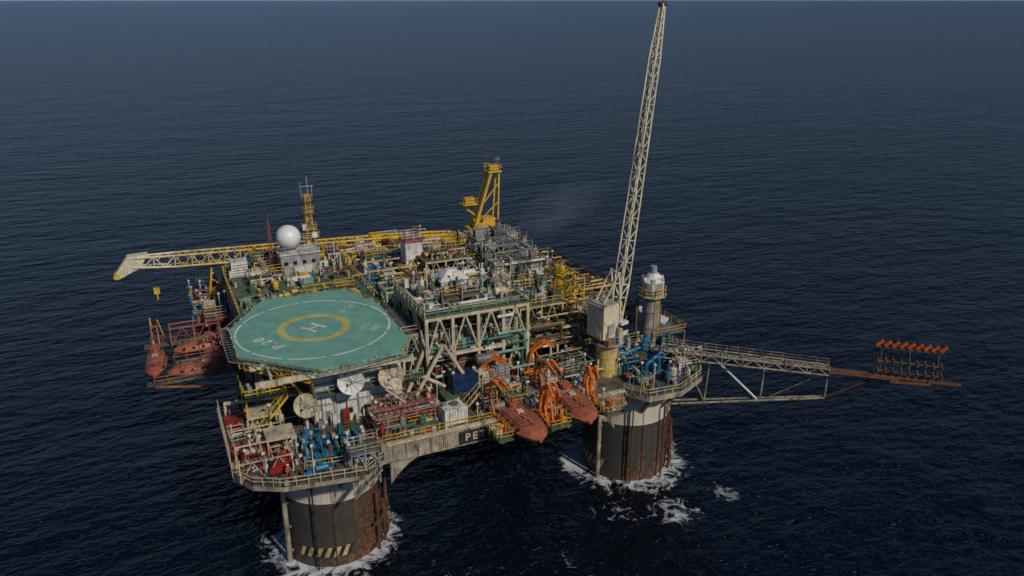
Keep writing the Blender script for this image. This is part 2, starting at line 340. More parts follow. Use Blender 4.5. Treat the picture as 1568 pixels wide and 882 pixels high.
b.bz(-6.3,13.4,24.2,46,ZD,23.4,CREAM); b.bz(-6.5,13.6,24.1,46.2,23.4,23.6,GDECK)
for z in (18.5,21): b.bz(-6.45,-6.31,24.3,46,z,z+.2,LGREY)
for k in range(7):
    for z in (17.3,19.9,22): b.bz(-6.37,-6.3,26+k*2.8,26.9+k*2.8,z,z+.7,GLASS)
b.rail([(-6.5,24.2,23.6),(-6.5,46.2,23.6),(13.6,46.2,23.6),(13.6,24.2,23.6)],YEL)
clutter(b,-6,13,25,34,23.6,14,11,1.0,[GREEN,GREY,LGREY,YEL,TEAL]); clutter(b,-6,13,34,46,23.6,38,12,2.0)
for k in range(7): b.beam((3+k*1.4,25,23.7),(3+k*1.4,33,23.7),.15,LGREY)
for k in range(5): b.beam((3,25+k*2,23.72),(11.4,25+k*2,23.72),.12,YEL)
b.louver(-4,44,23.6,2.6,2.6,2.4,WHITE)
b.bz(2.2,8.6,39,43.5,23.6,27.3,LGREY); b.bz(2,8.8,38.8,43.7,27.3,27.5,WHITE)
for k in range(4): b.bz(2.7+k*1.5,3.3+k*1.5,38.93,38.99,25.6,26.2,GLASS)
b.bz(4.2,7.2,38.6,38.98,24,25.2,WHITE)
b.rail([(2,38.8,27.5),(8.8,38.8,27.5),(8.8,43.7,27.5),(2,43.7,27.5)],LGREY,True,w=.08)
b.obj('accommodation_block',plat)

# ------------------------------------------------------------------ helideck
HZ=26.0
hp=[(-9,13.4),(-9,4.4),(-.7,-3.5),(9.8,-2.6),(11.7,.6),(11.7,14.6),(8.6,22.6),(-3.2,23.2)]
heli=empty('helideck')
b=MB(); b.prism(hp,HZ-.35,HZ,TEAL,HELI)
hc=Vector((1.4,9.7))
out=[]
for x,y in hp:
    d=(Vector((x,y))-hc).normalized()*1.2; out.append((x+d.x,y+d.y,HZ-.25))
for i in range(8):
    p,q=Vector(out[i]),Vector(out[(i+1)%8]); a=Vector((*hp[i],HZ-.3)); c=Vector((*hp[(i+1)%8],HZ-.3))
    b.beam(p,q,.09,TEAL); b.beam(a.lerp(p,.5),c.lerp(q,.5),.05,GREY); k=max(2,int((q-p).length/.9))
    for j in range(k+1): b.beam(a.lerp(c,j/k),p.lerp(q,j/k),.06,GREY)
for k in range(-1,4): b.beam((-8+0,k*5+2,25.2),(11,k*5+2,25.2),.3,CREAM,.7)
for k in range(5): b.beam((-6+k*4,-1.5,24.95),(-6+k*4,21,24.95),.3,CREAM,.7)
b.obj('deck_plate',heli)
b=MB()
for p,q in (((-8,5,25),(-1,6,18.5)),((-8,12,25),(-1,11,18.5)),((-5,1,25),(-1,2.5,19)),((-1.5,-2,25),(-.9,.9,20.5)),((3,-2.6,25),(3,.9,21.4)),((9,-2,25),(9,.9,21.4)),((11,3,25),(10.6,4,20))):
    b.cyl(p,q,.17,YEL,8)
b.truss((-8,4.6,24.6),(-1.5,-2.3,24.6),1,1.0,1,1.0,7,.1,.07,YEL)
b.truss((-8.4,5,24.6),(-8.4,13,24.6),.9,1,.9,1,7,.1,.07,YEL)
b.bz(-9,-2.7,2.4,8,20.9,21,GDECK); b.rail([(-2.7,2.4,21),(-9,2.4,21),(-9,8,21)],YEL,w=.12)
for x,y in ((-8.8,2.6),(-8.8,7.8),(-5,2.6)): b.cyl((x,y,16),(x,y,21),.14,YEL,7)
fine(b,-8.8,-3,2.6,7.8,21,18,301,[GREEN,YEL,CREAM,TEAL],1)
b.stair((-8.5,1.8,16.1),(-4,1.8,20.9),1,YEL)
b.obj('support_frame',heli)
b=MB()
def ring(r0,r1,z,m,n=72,dash=0):
    for i in range(n):
        if dash and i%dash==dash-1: continue
        t,u=2*math.pi*i/n,2*math.pi*(i+1)/n
        b.add([(hc.x+r*math.cos(w),hc.y+r*math.sin(w),z) for r,w in ((r0,t),(r1,t),(r1,u),(r0,u))],[(0,1,2,3)],m)
ring(9.8,10.08,HZ+.006,HWH,n=120,dash=10); ring(3.75,4.7,HZ+.006,HYEL); ring(4.73,4.83,HZ+.006,HLG)
ang=math.radians(35)
def mark(x,y,sx,sy,z,m,rot):
    c,s_=math.cos(rot),math.sin(rot)
    b.add([(x+i*sx/2*c-j*sy/2*s_,y+i*sx/2*s_+j*sy/2*c,z) for i,j in((-1,-1),(1,-1),(1,1),(-1,1))],[(0,1,2,3)],m)
for e in (-1,1): mark(hc.x+e*.9*math.cos(ang),hc.y+e*.9*math.sin(ang),.42,2.7,HZ+.01,HWH,ang)
mark(hc.x,hc.y,1.37,.42,HZ+.01,HWH,ang)
for x,y in ((7.6,7.2),(8.7,6.2)): mark(x,y,2.0,1.0,HZ+.006,HLG,math.radians(50))
for x,y in ((6.5,14),(7.5,15)): mark(x,y,1.6,.8,HZ+.006,HLG,math.radians(30))
for k in range(1,9): mark(-7+k*2.1,9.7,.04,18,HZ+.003,TEAL,0)
b.obj('markings',heli)
text("P.20",2.1,(-4.8,6.9,HZ+.012),(0,0,math.radians(121)),HWH,'deck_lettering',heli,.002)
b=MB()
for i in range(8):
    p,q=Vector((*hp[i],HZ)),Vector((*hp[(i+1)%8],HZ)); k=max(2,int((q-p).length/3))
    for j in range(k): c=p.lerp(q,j/k); b.cyl(c,c+Vector((0,0,.25)),.12,YEL,6)
b.obj('perimeter_lights',heli)

# ------------------------------------------------------------------ satellite dishes
def dish(name,x,y,z,r,face,m=WHITE):
    b=MB(); N=20; rings=5; vs=[(0,0,0)]
    for j in range(1,rings+1):
        for i in range(N): t=2*math.pi*i/N; rr=r*j/rings; vs.append((rr*math.cos(t),rr*math.sin(t),.22*r*(j/rings)**2))
    fs=[(0,1+i,1+(i+1)%N) for i in range(N)]
    for j in range(rings-1):
        for i in range(N): fs.append((1+j*N+i,1+(j+1)*N+i,1+(j+1)*N+(i+1)%N,1+j*N+(i+1)%N))
    b.add(vs,fs,m,True)
    for i in range(N):
        t=2*math.pi*i/N; u=2*math.pi*(i+1)/N
        if i%2: b.beam((0,0,.04),(r*math.cos(t),r*math.sin(t),.22*r+.03),.03,LGREY)
        b.beam((r*math.cos(t),r*math.sin(t),.23*r),(r*math.cos(u),r*math.sin(u),.23*r),.08,m)
    for i in range(3): t=i*2.09; b.beam((r*.9*math.cos(t),r*.9*math.sin(t),.2*r),(0,0,r*.8),.05,GREY)
    b.cyl((0,0,r*.7),(0,0,r*.9),.15,GREY,8); b.cyl((0,0,-.8),(0,0,0),.3,GREY,10)
    o=b.obj(name); o.location=(x,y,z); o.rotation_mode='QUATERNION'; o.rotation_quaternion=Vector(face).to_track_quat('Z','Y')
    return o
dish('satellite_dish',3.3,-1.4,22.7,1.6,(-.15,-1,.35)); dish('satellite_dish',8.4,-1.3,22.3,1.6,(-.05,-1,.35),CREAM); dish('satellite_dish',-2.0,.2,19.8,1.5,(-.4,-1,.3),CREAM)
b=MB()
b.cyl((-2.0,1.2,16),(-2.0,1.2,19.5),.2,WHITE,8); b.beam((-2.0,1.0,19.4),(-1,1.6,19.4),.2,WHITE)
b.cyl((3.3,-.5,21.1),(3.3,-.5,22.4),.15,GREY,8);b.cyl((8.4,-.4,21.1),(8.4,-.4,22),.15,GREY,8)
# ------------------------------------------------------------------ corner-A winch deck
b.cyl((-11,8,18.2),(-2.5,3.4,20),.28,CREAM,10); b.cyl((-11,8,16),(-11,8,18.2),.2,CREAM,8)
b.bz(-9,-5.2,1.5,5,18.6,18.8,CREAM)
for x,y in ((-9,1.5),(-5.2,1.5),(-9,5),(-5.2,5)): b.beam((x,y,16),(x,y,18.6),.2,CREAM)
b.bz(-7.6,-4.2,-4.2,-1,18.3,18.5,CREAM)
for x,y in ((-7.5,-4.1),(-4.3,-4.1),(-7.5,-1.1),(-4.3,-1.1)): b.beam((x,y,16),(x,y,18.3),.18,CREAM)
clutter(b,-11.5,-4,-7,8,16.03,26,31,1.8,[CREAM,GREY,RED,LGREY,WHITE,PYEL,BROWN])
fine(b,-9,2,-10.5,-7,16.03,46,302,[CREAM,BROWN,LGREY,RUST,BLUE],.7)
sframe(b,[-11.2,-8.4,-5.4],[-8,-4,0],[16,18.4],CREAM,.14,True,5)
for z in (17,18,19): b.rail([(-11.9,-6,z),(-11.9,6,z)],CREAM,w=.07,h=1)
rr=random.Random(3)
for k in range(8):
    x=-3.4+k*.85+rr.uniform(-.15,.15); y=-4.2-k*.15+rr.uniform(-.5,.5); h=rr.uniform(-.5,.25); bm=BLUE if k%4 else LGREY
    b.pipe([(x,y-2.2,16.1),(x,y-2.2,17.3+h),(x+rr.uniform(-.3,.3),y,17.7+h),(x,y+1.6,17.0),(x,y+1.6,16.1)],.16,bm); b.cyl((x,y-1.2,17.2+h),(x,y-1.2,18+h),.24,BLUE,8); b.box(x,y-.3,17.6+h,.4,.4,.45,bm)
    b.cyl((x,y-2.2,16.7),(x,y-2.2,16.9),.3,BLUE,10)
fine(b,-4,4,-8.8,-1.5,16.03,80,303,[BLUE,BLUE,LGREY,RED,GREEN,BROWN,CREAM],1.5)
b.cyl((-4,-3,16.6),(4,-4,16.6),.28,BLUE,10); b.cyl((-4,-6.4,16.5),(3,-7.4,16.5),.26,BLUE,10)
b.rail([(-4.2,-8.3,16),(.4,-8.9,16)],CREAM); b.rail([(-4.2,-1.2,16),(4.4,-1.2,16)],GREEN)
for x in (-2.5,2): b.hves((x,-9.6,16),1.3,.35,BLUE)
sframe(b,[.6,2.2,3.8],[-11.2,-9.2],[14.0,16.3,18.2],LGREY,.14,True,3); b.stair((.6,-11.4,13),(3.9,-11.4,16),.9,LGREY); b.bz(.4,4,-11.3,-9.1,18.25,18.32,GREY)
b.rail([(.4,-11.3,18.3),(4,-11.3,18.3),(4,-9.1,18.3),(.4,-9.1,18.3)],CREAM,True)
sframe(b,[5.8,8.2,10.6,13],[-4.6,-1.6],[16,18.2,19.6],PINK,.17,True,9)
for k in range(5): b.cyl((5,-4.4+k*.55,18.5),(14,-4.4+k*.55,18.5),.12,(PINK,LGREY,CREAM,LGREY,RED)[k],8)
for k in range(4): b.cyl((6+k*1.8,-6,16.4),(8+k*1.8,-2,17.8),.15,(PINK,PINK,PYEL,PINK)[k],8)
clutter(b,5,14.5,-6.2,0,16,22,41,1.5,[PINK,RED,CREAM,LGREY,GREEN,TEAL]); 
b.box(11.5,-5.2,16,3.2,1.2,.9,GDECK)
for k in range(9): b.box(8.6+k*.75,-5.6-.2*(k%2),16,.55,.5,.6,R.choice([WHITE,LGREY,CREAM]),.3*k)
clutter(b,18,37,-6,1,16,46,51,1.8,[CREAM,GREY,LGREY,GREEN,TEAL,WHITE,BROWN,CREAM]); b.bz(16,22,-1,3.5,16,16.9,GDECK)
b.louver(24.4,2.4,16,3.4,2.6,3.2,LGREY); b.hves((22.8,1.4,19.8),3.0,.7,GREY); b.louver(21.6,1.2,17,2,2,2.4,CREAM); b.vves(20.4,4.4,17,.7,4,PINK)
b.stair((17.2,-3,16),(19.8,-3,18.6),.9,PYEL); b.bz(19.8,22,-4,-1.8,18.55,18.65,GDECK); b.rail([(19.8,-4,18.65),(22,-4,18.65),(22,-1.8,18.65)],PYEL)
for x,y in ((19.9,-3.9),(21.9,-3.9),(21.9,-1.9)): b.beam((x,y,16),(x,y,18.6),.15,PYEL)
b.obj('deck_equipment',plat)
container('shipping_container',15.2,-4.9,16,3.0,2.3,2.3,WHITE,.1,True)
container('shipping_container',19.2,1.4,17,3.4,2.4,2.3,BLUE2,.0)
container('shipping_container',30,-2,16,2.6,2.0,1.8,CREAM,.2)
def winch(name,x,y,z,rot,m):
    b=MB(); b.box(0,0,0,3,2.2,.25,DARK)
    b.cyl((-1,0,1.1),(1,0,1.1),.55,LGREY,14)
    for e in (-1,-.33,.33,1): b.cyl((e-.05,0,1.1),(e+.05,0,1.1),.85,m,16)
    for e in (-1.2,1.2): b.box(e,0,.2,.2,1.6,1.3,m)
    b.box(1.6,.2,.25,.7,1.1,1.1,m); b.cyl((-1.3,.9,.9),(-2.1,.9,.9),.35,m,10)
    o=b.obj(name); o.location=(x,y,z); o.rotation_euler=(0,0,rot)
winch('mooring_winch',-9.3,-3.6,16.05,.2,RED); winch('mooring_winch',-6.4,-6.9,16.05,1.3,RED); winch('mooring_winch',-9.6,3.5,16.05,.9,RED); winch('mooring_winch',-9.5,47,16.1,.3,RED); winch('mooring_winch',-9,53,16.1,1.2,BLUE)

# ------------------------------------------------------------------ process module
b=MB()
sframe(b,[14.6,18.3,22,25.7,29.4],[2.4,7,11.6,16],[16,22,27.4],CREAM,.42,True,2)
b.bz(14.4,29.6,2.6,16.2,21.9,22.15,GDECK); b.bz(14.4,29.7,2.2,16.2,27.62,27.75,GDECK)
b.bz(15.5,21,3.6,9,27.76,27.9,CREAM)
b.rail([(14.4,2.2,27.75),(29.7,2.2,27.75),(29.7,16.2,27.75)],TEAL,w=.09); b.rail([(14.4,2.2,27.75),(14.4,16,27.75)],CREAM,w=.1); b.rail([(14.4,2.3,22.15),(29.6,2.3,22.15)],TEAL,w=.09)
for p,q in (((12.2,1.2,17),(16.5,1.2,24)),((16.5,1.2,24),(20.2,1.2,17.5)),((11.8,3,17),(14.4,3,23)),((12,1.2,21),(16.5,1.2,18))): b.cyl(p,q,.27,CREAM,9)
sframe(b,[11.8,14.2],[4,9,14],[16,21.5,25],CREAM,.3,True,8); b.bz(11.6,14.3,4,14,25.1,25.2,DECK); b.rail([(11.6,4,25.2),(14.3,4,25.2)],CREAM)
clutter(b,14.8,29.3,2.8,16,22.15,32,61,3.6,[CREAM,WHITE,LGREY,CREAM,TEAL,GREY,CREAM]); clutter(b,14.8,29.3,2.6,15,16,32,62,4)
clutter(b,14.8,29.3,4,16,27.76,36,63,1.3,[CREAM,LGREY,WHITE,GREY,CREAM,GREEN])
fine(b,14.8,29.3,2.4,5,22.15,60,304); fine(b,14.8,29.3,-1,3,16,70,305)
pipes(b,14.6,29.4,2.2,15,16.5,27,80,64); pipes(b,15,29,3,16,27.9,28.4,30,65)
b.pipe([(22.6,1.6,19.5),(22.6,1.6,21.2),(28.6,1.6,21.2),(28.6,1.6,24),(24.5,1.6,24)],.22,TEAL); b.pipe([(24,1.5,18.5),(30,1.5,18.5),(30,4,18.5)],.22,TEAL)
b.pipe([(23,1.4,22.6),(23,1.4,23.6),(26.5,1.4,23.6),(26.5,1.4,22.4),(29,1.4,22.4)],.2,GREEN)
b.prism([(20.4,12.2),(24.6,12.2),(24.6,15.6),(20.4,15.6)],27.8,28.7,WHITE)
b.add([(20.2,12,28.7),(24.8,12,28.7),(24.8,15.8,28.7),(20.2,15.8,28.7),(21.8,13.4,30),(23.2,13.4,30),(23.2,14.4,30),(21.8,14.4,30)],[(0,1,5,4),(1,2,6,5),(2,3,7,6),(3,0,4,7),(4,5,6,7)],WHITE)
b.obj('process_module',plat)

# ------------------------------------------------------------------ mid and rear process areas
b=MB()
b.bz(13.8,33,18,56,21.4,21.7,DECK); sframe(b,[14,20,26,33],[18.2,25,32,40,48,55.8],[16,21.3],CREAM,.35,True,4)
clutter(b,14,33,18,30,21.7,64,71,2.8); clutter(b,14,33,30,44,21.7,74,72,2.8); clutter(b,14,33,44,56,21.7,50,73,3)
pipes(b,14,33,18,56,22,24.8,170,74); b.rail([(13.8,18,21.7),(13.8,56,21.7),(33,56,21.7)],YEL,w=.1)
sframe(b,[15,19,23,27,31],[22,27],[21.7,24.6],CREAM,.25,True,14); sframe(b,[15,19,23],[32,37],[21.7,25],PYEL,.22,True,15)
sframe(b,[24.5,28,32],[31,35,40],[21.7,25.4],CREAM,.24,True,16); b.bz(24.3,32.2,31,36,25.5,25.6,DECK); clutter(b,24.5,32,31,36,25.6,12,76,1.3)
b.hves((17,29,21.7),4,.7,GREEN); b.hves((28,38,21.7),4,.8,WHITE); b.hves((25,20.5,21.7),4,.7,LGREY)
b.box(16,26.5,21.7,2.4,3,2.4,GREEN); b.louver(28.5,30,21.7,3.4,2.4,2.2,BLUE); b.louver(16.5,38,21.7,2.2,3.4,2.4,BLUE); b.louver(18.5,33,21.7,2,2,2.6,WHITE); b.louver(14.9,33,21.7,2,2.4,2.2,BLUE)
for k in range(7): b.box(14.8+k*1.25,47.5,21.7,.9,3.5,1.9+.3*(k%2),YEL)
for k in range(5): b.box(15+k*3.3,52,21.7,2,2,3+.4*(k%3),(YEL,WHITE,YEL,PYEL,GREY)[k])
b.bz(-6,13.5,46.5,56,ZD,20.8,BROWN); clutter(b,-6,13.5,46.5,56,20.8,48,75,2.6)
b.bz(30.5,44,3.5,24,19.8,20.05,DECK); sframe(b,[31,35,39,43.6],[3.8,9,14,19,23.8],[16,19.8],CREAM,.3,True,6)
clutter(b,31,44,4,24,20.05,90,81,2.8,[CREAM,YEL,CREAM,PYEL,LGREY,WHITE,GREY,BROWN,ORA,GREEN,PINK,CREAM]); pipes(b,30.5,44,3,24,20.3,23.4,100,82,[YEL,CREAM,CREAM,PYEL,LGREY,BROWN,GREEN,RUST])
b.rail([(30.5,3.5,20.05),(44,3.5,20.05),(44,24,20.05)],YEL,w=.1); pipes(b,30.5,42,-2,3.5,16.5,20,36,83)
clutter(b,30,40,-1,4,16,20,84,3,[CREAM,CREAM,GREY,TEAL,PINK])
sframe(b,[31,34.5,38],[8,12,16],[20,24.2],PYEL,.2,True,21); b.bz(30.9,38.1,8,16,24.3,24.4,DECK); clutter(b,31,38,8,16,24.4,20,85,1.8)
b.rail([(30.9,8,24.4),(38.1,8,24.4),(38.1,16,24.4)],YEL)
for x,y,h in ((41.6,16.5,7.0),(42.9,17.5,6.2),(41.8,13,4.4)): b.vves(x,y,20.05,.6,h,YEL); b.rail([(x-1.2,y-1.2,20+h*.75),(x+1.2,y-1.2,20+h*.75),(x+1.2,y+1.2,20+h*.75),(x-1.2,y+1.2,20+h*.75)],YEL,True)
sframe(b,[40.4,44],[12,15,18.5],[20,23.5,26],YEL,.2,True,23)
b.bz(44.5,52,8,42,18.8,19,DECK); clutter(b,44.5,51.5,8,24,19,48,91,2.8,[BROWN,CREAM,RUST,LGREY,YEL,GREY,BLUE]); clutter(b,44.5,51.5,24,42,19,52,92,3.8,[BROWN,DARK,RUST,GREY,LGREY,CREAM])
pipes(b,44.5,51.5,8,42,19.2,22.4,64,93,[BROWN,RUST,GREY,YEL,LGREY,CREAM])
sframe(b,[46,49,51.6],[20,25,30,36],[19,22.6],BROWN,.22,True,24)
b.bz(34,45,25,44,ZD,22.4,LGREY); b.bz(33.8,45.2,24.8,44.2,22.4,22.6,DECK); b.rail([(33.8,24.8,22.6),(45.2,24.8,22.6),(45.2,44.2,22.6)],CREAM)
for i,(x,y,h) in enumerate(((36,27,2.2),(39,26.6,2.8),(42.2,27,2.2),(36.4,32,3.8),(39.6,31.6,4.4),(43,32,3.2),(37,37.5,5.4),(40.4,37,5.2),(43.4,38,4))):
    m_=(CREAM,LGREY,LGREY,GREY)[i%4]
    b.louver(x,y,22.6,1.9,2.1,h,m_,GREY); b.box(x,y,22.6+h,2.2,2.4,.2,LGREY)
    for e in (-.5,.5): b.beam((x+e*2.4,y-1.3,22.6),(x+e*2.4,y-1.3,23.2+h),.12,CREAM)
    b.rail([(x-1.2,y-1.3,22.8+h),(x+1.2,y-1.3,22.8+h)],LGREY,w=.06)
    if i%2: b.cyl((x,y,22.8+h),(x,y,24.2+h),.5,LGREY,12); b.cyl((x,y,24.2+h),(x,y,24.4+h),.6,GREY,12)
    b.box(x+.2,y-1.9,22.6,1.2,1,h*.5,(CREAM,LGREY,WHITE)[i%3])
sframe(b,[34.8,37.8,41],[25.5,29,34,40],[22.6,25.2,27.4],LGREY,.17,True,44)
pipes(b,34.5,45,25,43,22.8,27.5,50,98,[CREAM,LGREY,GREY,RUST,WHITE]); fine(b,34,45,25,44,22.6,100,306,[CREAM,LGREY,WHITE,RUST,GREY,YEL],1.6)
for k in range(6): b.cyl((35+k*1.9,24.6,16.5),(35+k*1.9,24.6,23+k%3),.18,(LGREY,CREAM,GREY)[k%3],8)
clutter(b,34,45,45,56,16,24,95,5)
clutter(b,-12,-5,42,60,16.03,48,96,2.8,[BLUE,RED,WHITE,CREAM,BLUE,YEL,PINK,GREY]); pipes(b,-12,-5,42,60,16.5,19,24,97,[RED,PINK,CREAM,BLUE,LGREY])
b.louver(-9.4,43.6,16,1.8,1.6,3.6,WHITE); b.vves(-7.2,44.6,16,.8,2.6,BLUE)
for x in (-1.6,3): b.beam((x,46.6,20.8),(x,46.6,25),.3,BLUE); b.beam((x,49.6,20.8),(x,49.6,25),.3,BLUE); b.beam((x,46.6,25),(x,49.6,25),.3,BLUE)
b.beam((-2.4,46.6,25),(3.8,46.6,25),.55,BLUE); b.beam((-2.4,49.6,25),(3.8,49.6,25),.55,BLUE)
for k in range(4):
    x,y=45.6+k*1.5,-4.6+k*.9
    pts=[(x+.1*math.cos(t)-.8*math.cos(t),y,17.3+1.1*math.sin(t)) for t in [math.pi*j/6 for j in range(7)]]
    b.pipe([(x-.7,y,16)]+pts+[(x+.7,y,16)],.28,BLUE,10); b.cyl((x,y+1.2,16.6),(x,y+2.6,16.6),.5,BLUE,12); b.cyl((x-.7,y,16.8),(x-.7,y,17),.42,LGREY,10)
for k in range(7):
    x,y=43+k*1.6,2.2+.4*(k%2); b.vves(x,y,16,.4,2.0+.5*(k%3),(BLUE,BLUE,LGREY)[k%3])
b.pipe([(44,-6,16.6),(44,2,16.6),(50,2,17.6),(50,6,17.6)],.3,BLUE,10); b.pipe([(48,-7,16.6),(53,-4,16.6),(54,3,16.6)],.26,BLUE,10)
for k in range(5): b.pipe([(42.8,-3+k*.9,16),(42.8,-3+k*.9,18+.2*k),(44.6,-3+k*.9,18+.2*k)],.17,BLUE)
b.louver(50.6,-5.2,16,2.2,2,1.9,WHITE); b.box(46,4.6,18,2,1.4,1.4,BLUE)
clutter(b,41,55,-9,7,16.03,46,101,1.6,[BLUE,BLUE,RED,GREY,YEL,GREEN,WHITE,BROWN,CREAM])
b.beam((52.5,9.5,20.2),(55.5,5.5,19),2.4,WHITE,.35); b.beam((53.4,8,16),(53.4,8,19.8),.2,GREY); b.bz(52,57.5,3,9,18,18.12,GREY); b.rail([(52,3,18.1),(57.5,3,18.1),(57.5,9,18.1)],YEL)
for x,y in ((52.2,3.2),(57.3,3.2),(57.3,8.8)): b.beam((x,y,14),(x,y,18),.25,GREY)
b.obj('process_deck',plat)
b=MB()
b.prism([(22.3,35),(25.3,35),(25.3,38),(22.3,38)],21.7,28,WHITE); b.bz(22.2,25.4,34.9,38.1,28,28.4,PINK); b.bz(22.24,22.29,35.3,37.7,22.5,24.2,RED)
for z in (23.2,25): b.bz(22.24,25.36,34.94,38.06,z,z+.1,LGREY)
b.rail([(22.2,34.9,28.4),(25.4,34.9,28.4),(25.4,38.1,28.4),(22.2,38.1,28.4)],WHITE,True); b.stair((22,34.4,21.7),(25,34.4,24),.7,WHITE)
b.obj('storage_tank')

# ------------------------------------------------------------------ exhaust tower
b=MB(); x,y=52,5
b.cyl((x,y,15),(x,y,24.4),1.35,LGREY,28)
for z in (16.5,19,21.6,23.6): b.cyl((x,y,z),(x,y,z+.15),1.42,GREY,28)
b.prism([(x+2.3*math.cos(t*math.pi/4+.39),y+2.3*math.sin(t*math.pi/4+.39)) for t in range(8)],24.3,24.5,PYEL)
b.rail([(x+2.2*math.cos(t*math.pi/4+.39),y+2.2*math.sin(t*math.pi/4+.39),24.5) for t in range(8)],YEL,True,w=.1)
b.cyl((x,y,24.5),(x,y,26.6),1.75,LGREY,20); b.cyl((x,y,26.6),(x,y,27.8),1.75,WHITE,20,.8); b.cyl((x,y,27.8),(x,y,28.9),.55,LGREY,12)
for k in range(6): t=k*1.05; b.box(x+1.5*math.cos(t),y+1.5*math.sin(t),24.6,.5,.5,2.6,WHITE,t)
b.cyl((x-2,y+1,15),(x-2,y+1,23.5),.25,BROWN,8); b.cyl((x+2.1,y+.5,15),(x+2.1,y+.5,22),.18,GREY,8)
for k in range(36): b.beam((x-.3,y-1.5,16+k*.24),(x+.3,y-1.5,16+k*.24),.05,YEL)
for e in (-.3,.3): b.beam((x+e,y-1.5,16),(x+e,y-1.5,24.6),.06,YEL)
b.obj('exhaust_tower')

# ------------------------------------------------------------------ radar dome and mast
DOME=mat('dome_white',(.80,.79,.76),.4,0,.12,speck=.03)
b=MB(); b.sph((4.0,40.5,30.0),2.0,DOME,32,20); b.cyl((4,40.5,27.5),(4,40.5,28.4),1.1,WHITE,20); b.cyl((4,40.5,28.3),(4,40.5,28.45),1.5,LGREY,20)
b.obj('radar_dome')
b=MB(); x,y=8.2,44
b.truss((x,y,23.6),(x,y,36),1.5,1.5,.7,.7,12,.09,.06,YEL,up=(0,1,0))
for z,w_ in ((28.6,1.5),(30.0,1.2),(33,.9),(35,.7)): 
    b.bz(x-w_,x+w_,y-.9,y+.9,z,z+.08,PYEL); b.rail([(x-w_,y-.9,z),(x+w_,y-.9,z),(x+w_,y+.9,z),(x-w_,y+.9,z)],PYEL,True,h=.9)
for dx,h in ((-.9,38.2),(.2,39),(.9,37.5)): b.cyl((x+dx,y,35),(x+dx,y,h),.07,LGREY,6)
b.beam((x-1.2,y,37.4),(x+1.2,y,37.4),.12,LGREY); b.box(x-1,y-.8,30.1,.6,.6,1,WHITE); b.box(x+.6,y-.9,28.7,.9,.5,.9,WHITE)
b.obj('communications_mast')
b=MB(); b.truss((1.2,42,23.6),(1.2,42,32.5),.6,.6,.3,.3,12,.05,.035,PINK,up=(0,1,0)); b.cyl((1.2,42,32.5),(1.2,42,34),.05,GREY,6); b.obj('antenna_mast')

# ------------------------------------------------------------------ white crane
c=empty('pedestal_crane'); b=MB(); x,y=40.5,-1
b.cyl((x,y,13),(x,y,21),1.6,PYEL,28)
for z in (17,18.8,20.3): b.cyl((x,y,z),(x,y,z+.3),1.67,YEL,28)
b.cyl((x,y,21),(x,y,21.3),2.4,LGREY,24); b.rail([(x+2.3*math.cos(t*.785),y+2.3*math.sin(t*.785),21.3) for t in range(8)],LGREY,True,w=.08)
b.cyl((x,y,21.3),(x,y,22.2),1.7,GREY,20)
b.obj('pedestal',c); b=MB()
b.box(x-.9,y,22.2,3.0,3.2,4.8,BOOM,.25); b.box(x-.9,y,27,2.7,2.9,.25,LGREY,.25); b.box(x-.6,y-1.75,22.8,1.2,.3,1.5,LGREY,.25)
b.box(x+1.5,y-.9,22.3,1.4,1.7,2.0,WHITE,.25); b.box(x+1.55,y-1.0,23.1,1.5,1.7,.8,GLASS,.25); b.cyl((x-.6,y+1.9,25),(x+1,y+2.2,25),.9,YEL,12)
for e in (-1.0,1.0):
    b.beam((x-1.6,y+e,27),(x+1.0,y+e+.3,31.5),.2,BOOM); b.beam((x+1.4,y+e,24),(x+1.0,y+e+.3,31.5),.2,BOOM)
for z in (28.6,30.0,31.4): b.beam((x-.3+(z-28)*.3,y-1.0,z),(x-.3+(z-28)*.3,y+1.2,z),.15,BOOM)
b.rail([(x-2.4,y-1.9,22.3),(x-2.0,y+1.9,22.3)],CREAM); fine(b,x-1.5,x+3.5,y-2.3,y+2.3,21.3,14,310,[CREAM,BROWN,LGREY,PINK],2.4); b.obj('crane_house',c); b=MB()
foot=Vector((41.9,-.8,23.4)); tip=Vector((50.9,5.3,66.3)); k1=foot.lerp(tip,.13); k2=foot.lerp(tip,.84)
up=(.45,-.85,.1)
b.truss(foot,k1,2.0,.5,1.9,1.3,3,.15,.09,BOOM,up=up); b.truss(k1,k2,1.9,1.3,1.3,1.0,20,.13,.065,BOOM,up=up); b.truss(k2,tip,1.3,1.0,.5,.5,7,.14,.08,BOOM,up=up)
b.cyl(tip-Vector((.5,0,0)),tip+Vector((.5,0,0)),.35,DARK,12); b.beam(tip,tip+Vector((.2,.1,1.1)),.12,GREY)
for e in (-.7,.7):
    b.cyl((x+1.0,y+e,31.4),k2+Vector((0,e*.5,0)),.035,DARK,5)
b.cyl((x+1.0,y,31.4),tip,.035,DARK,5)
b.obj('lattice_boom',c)

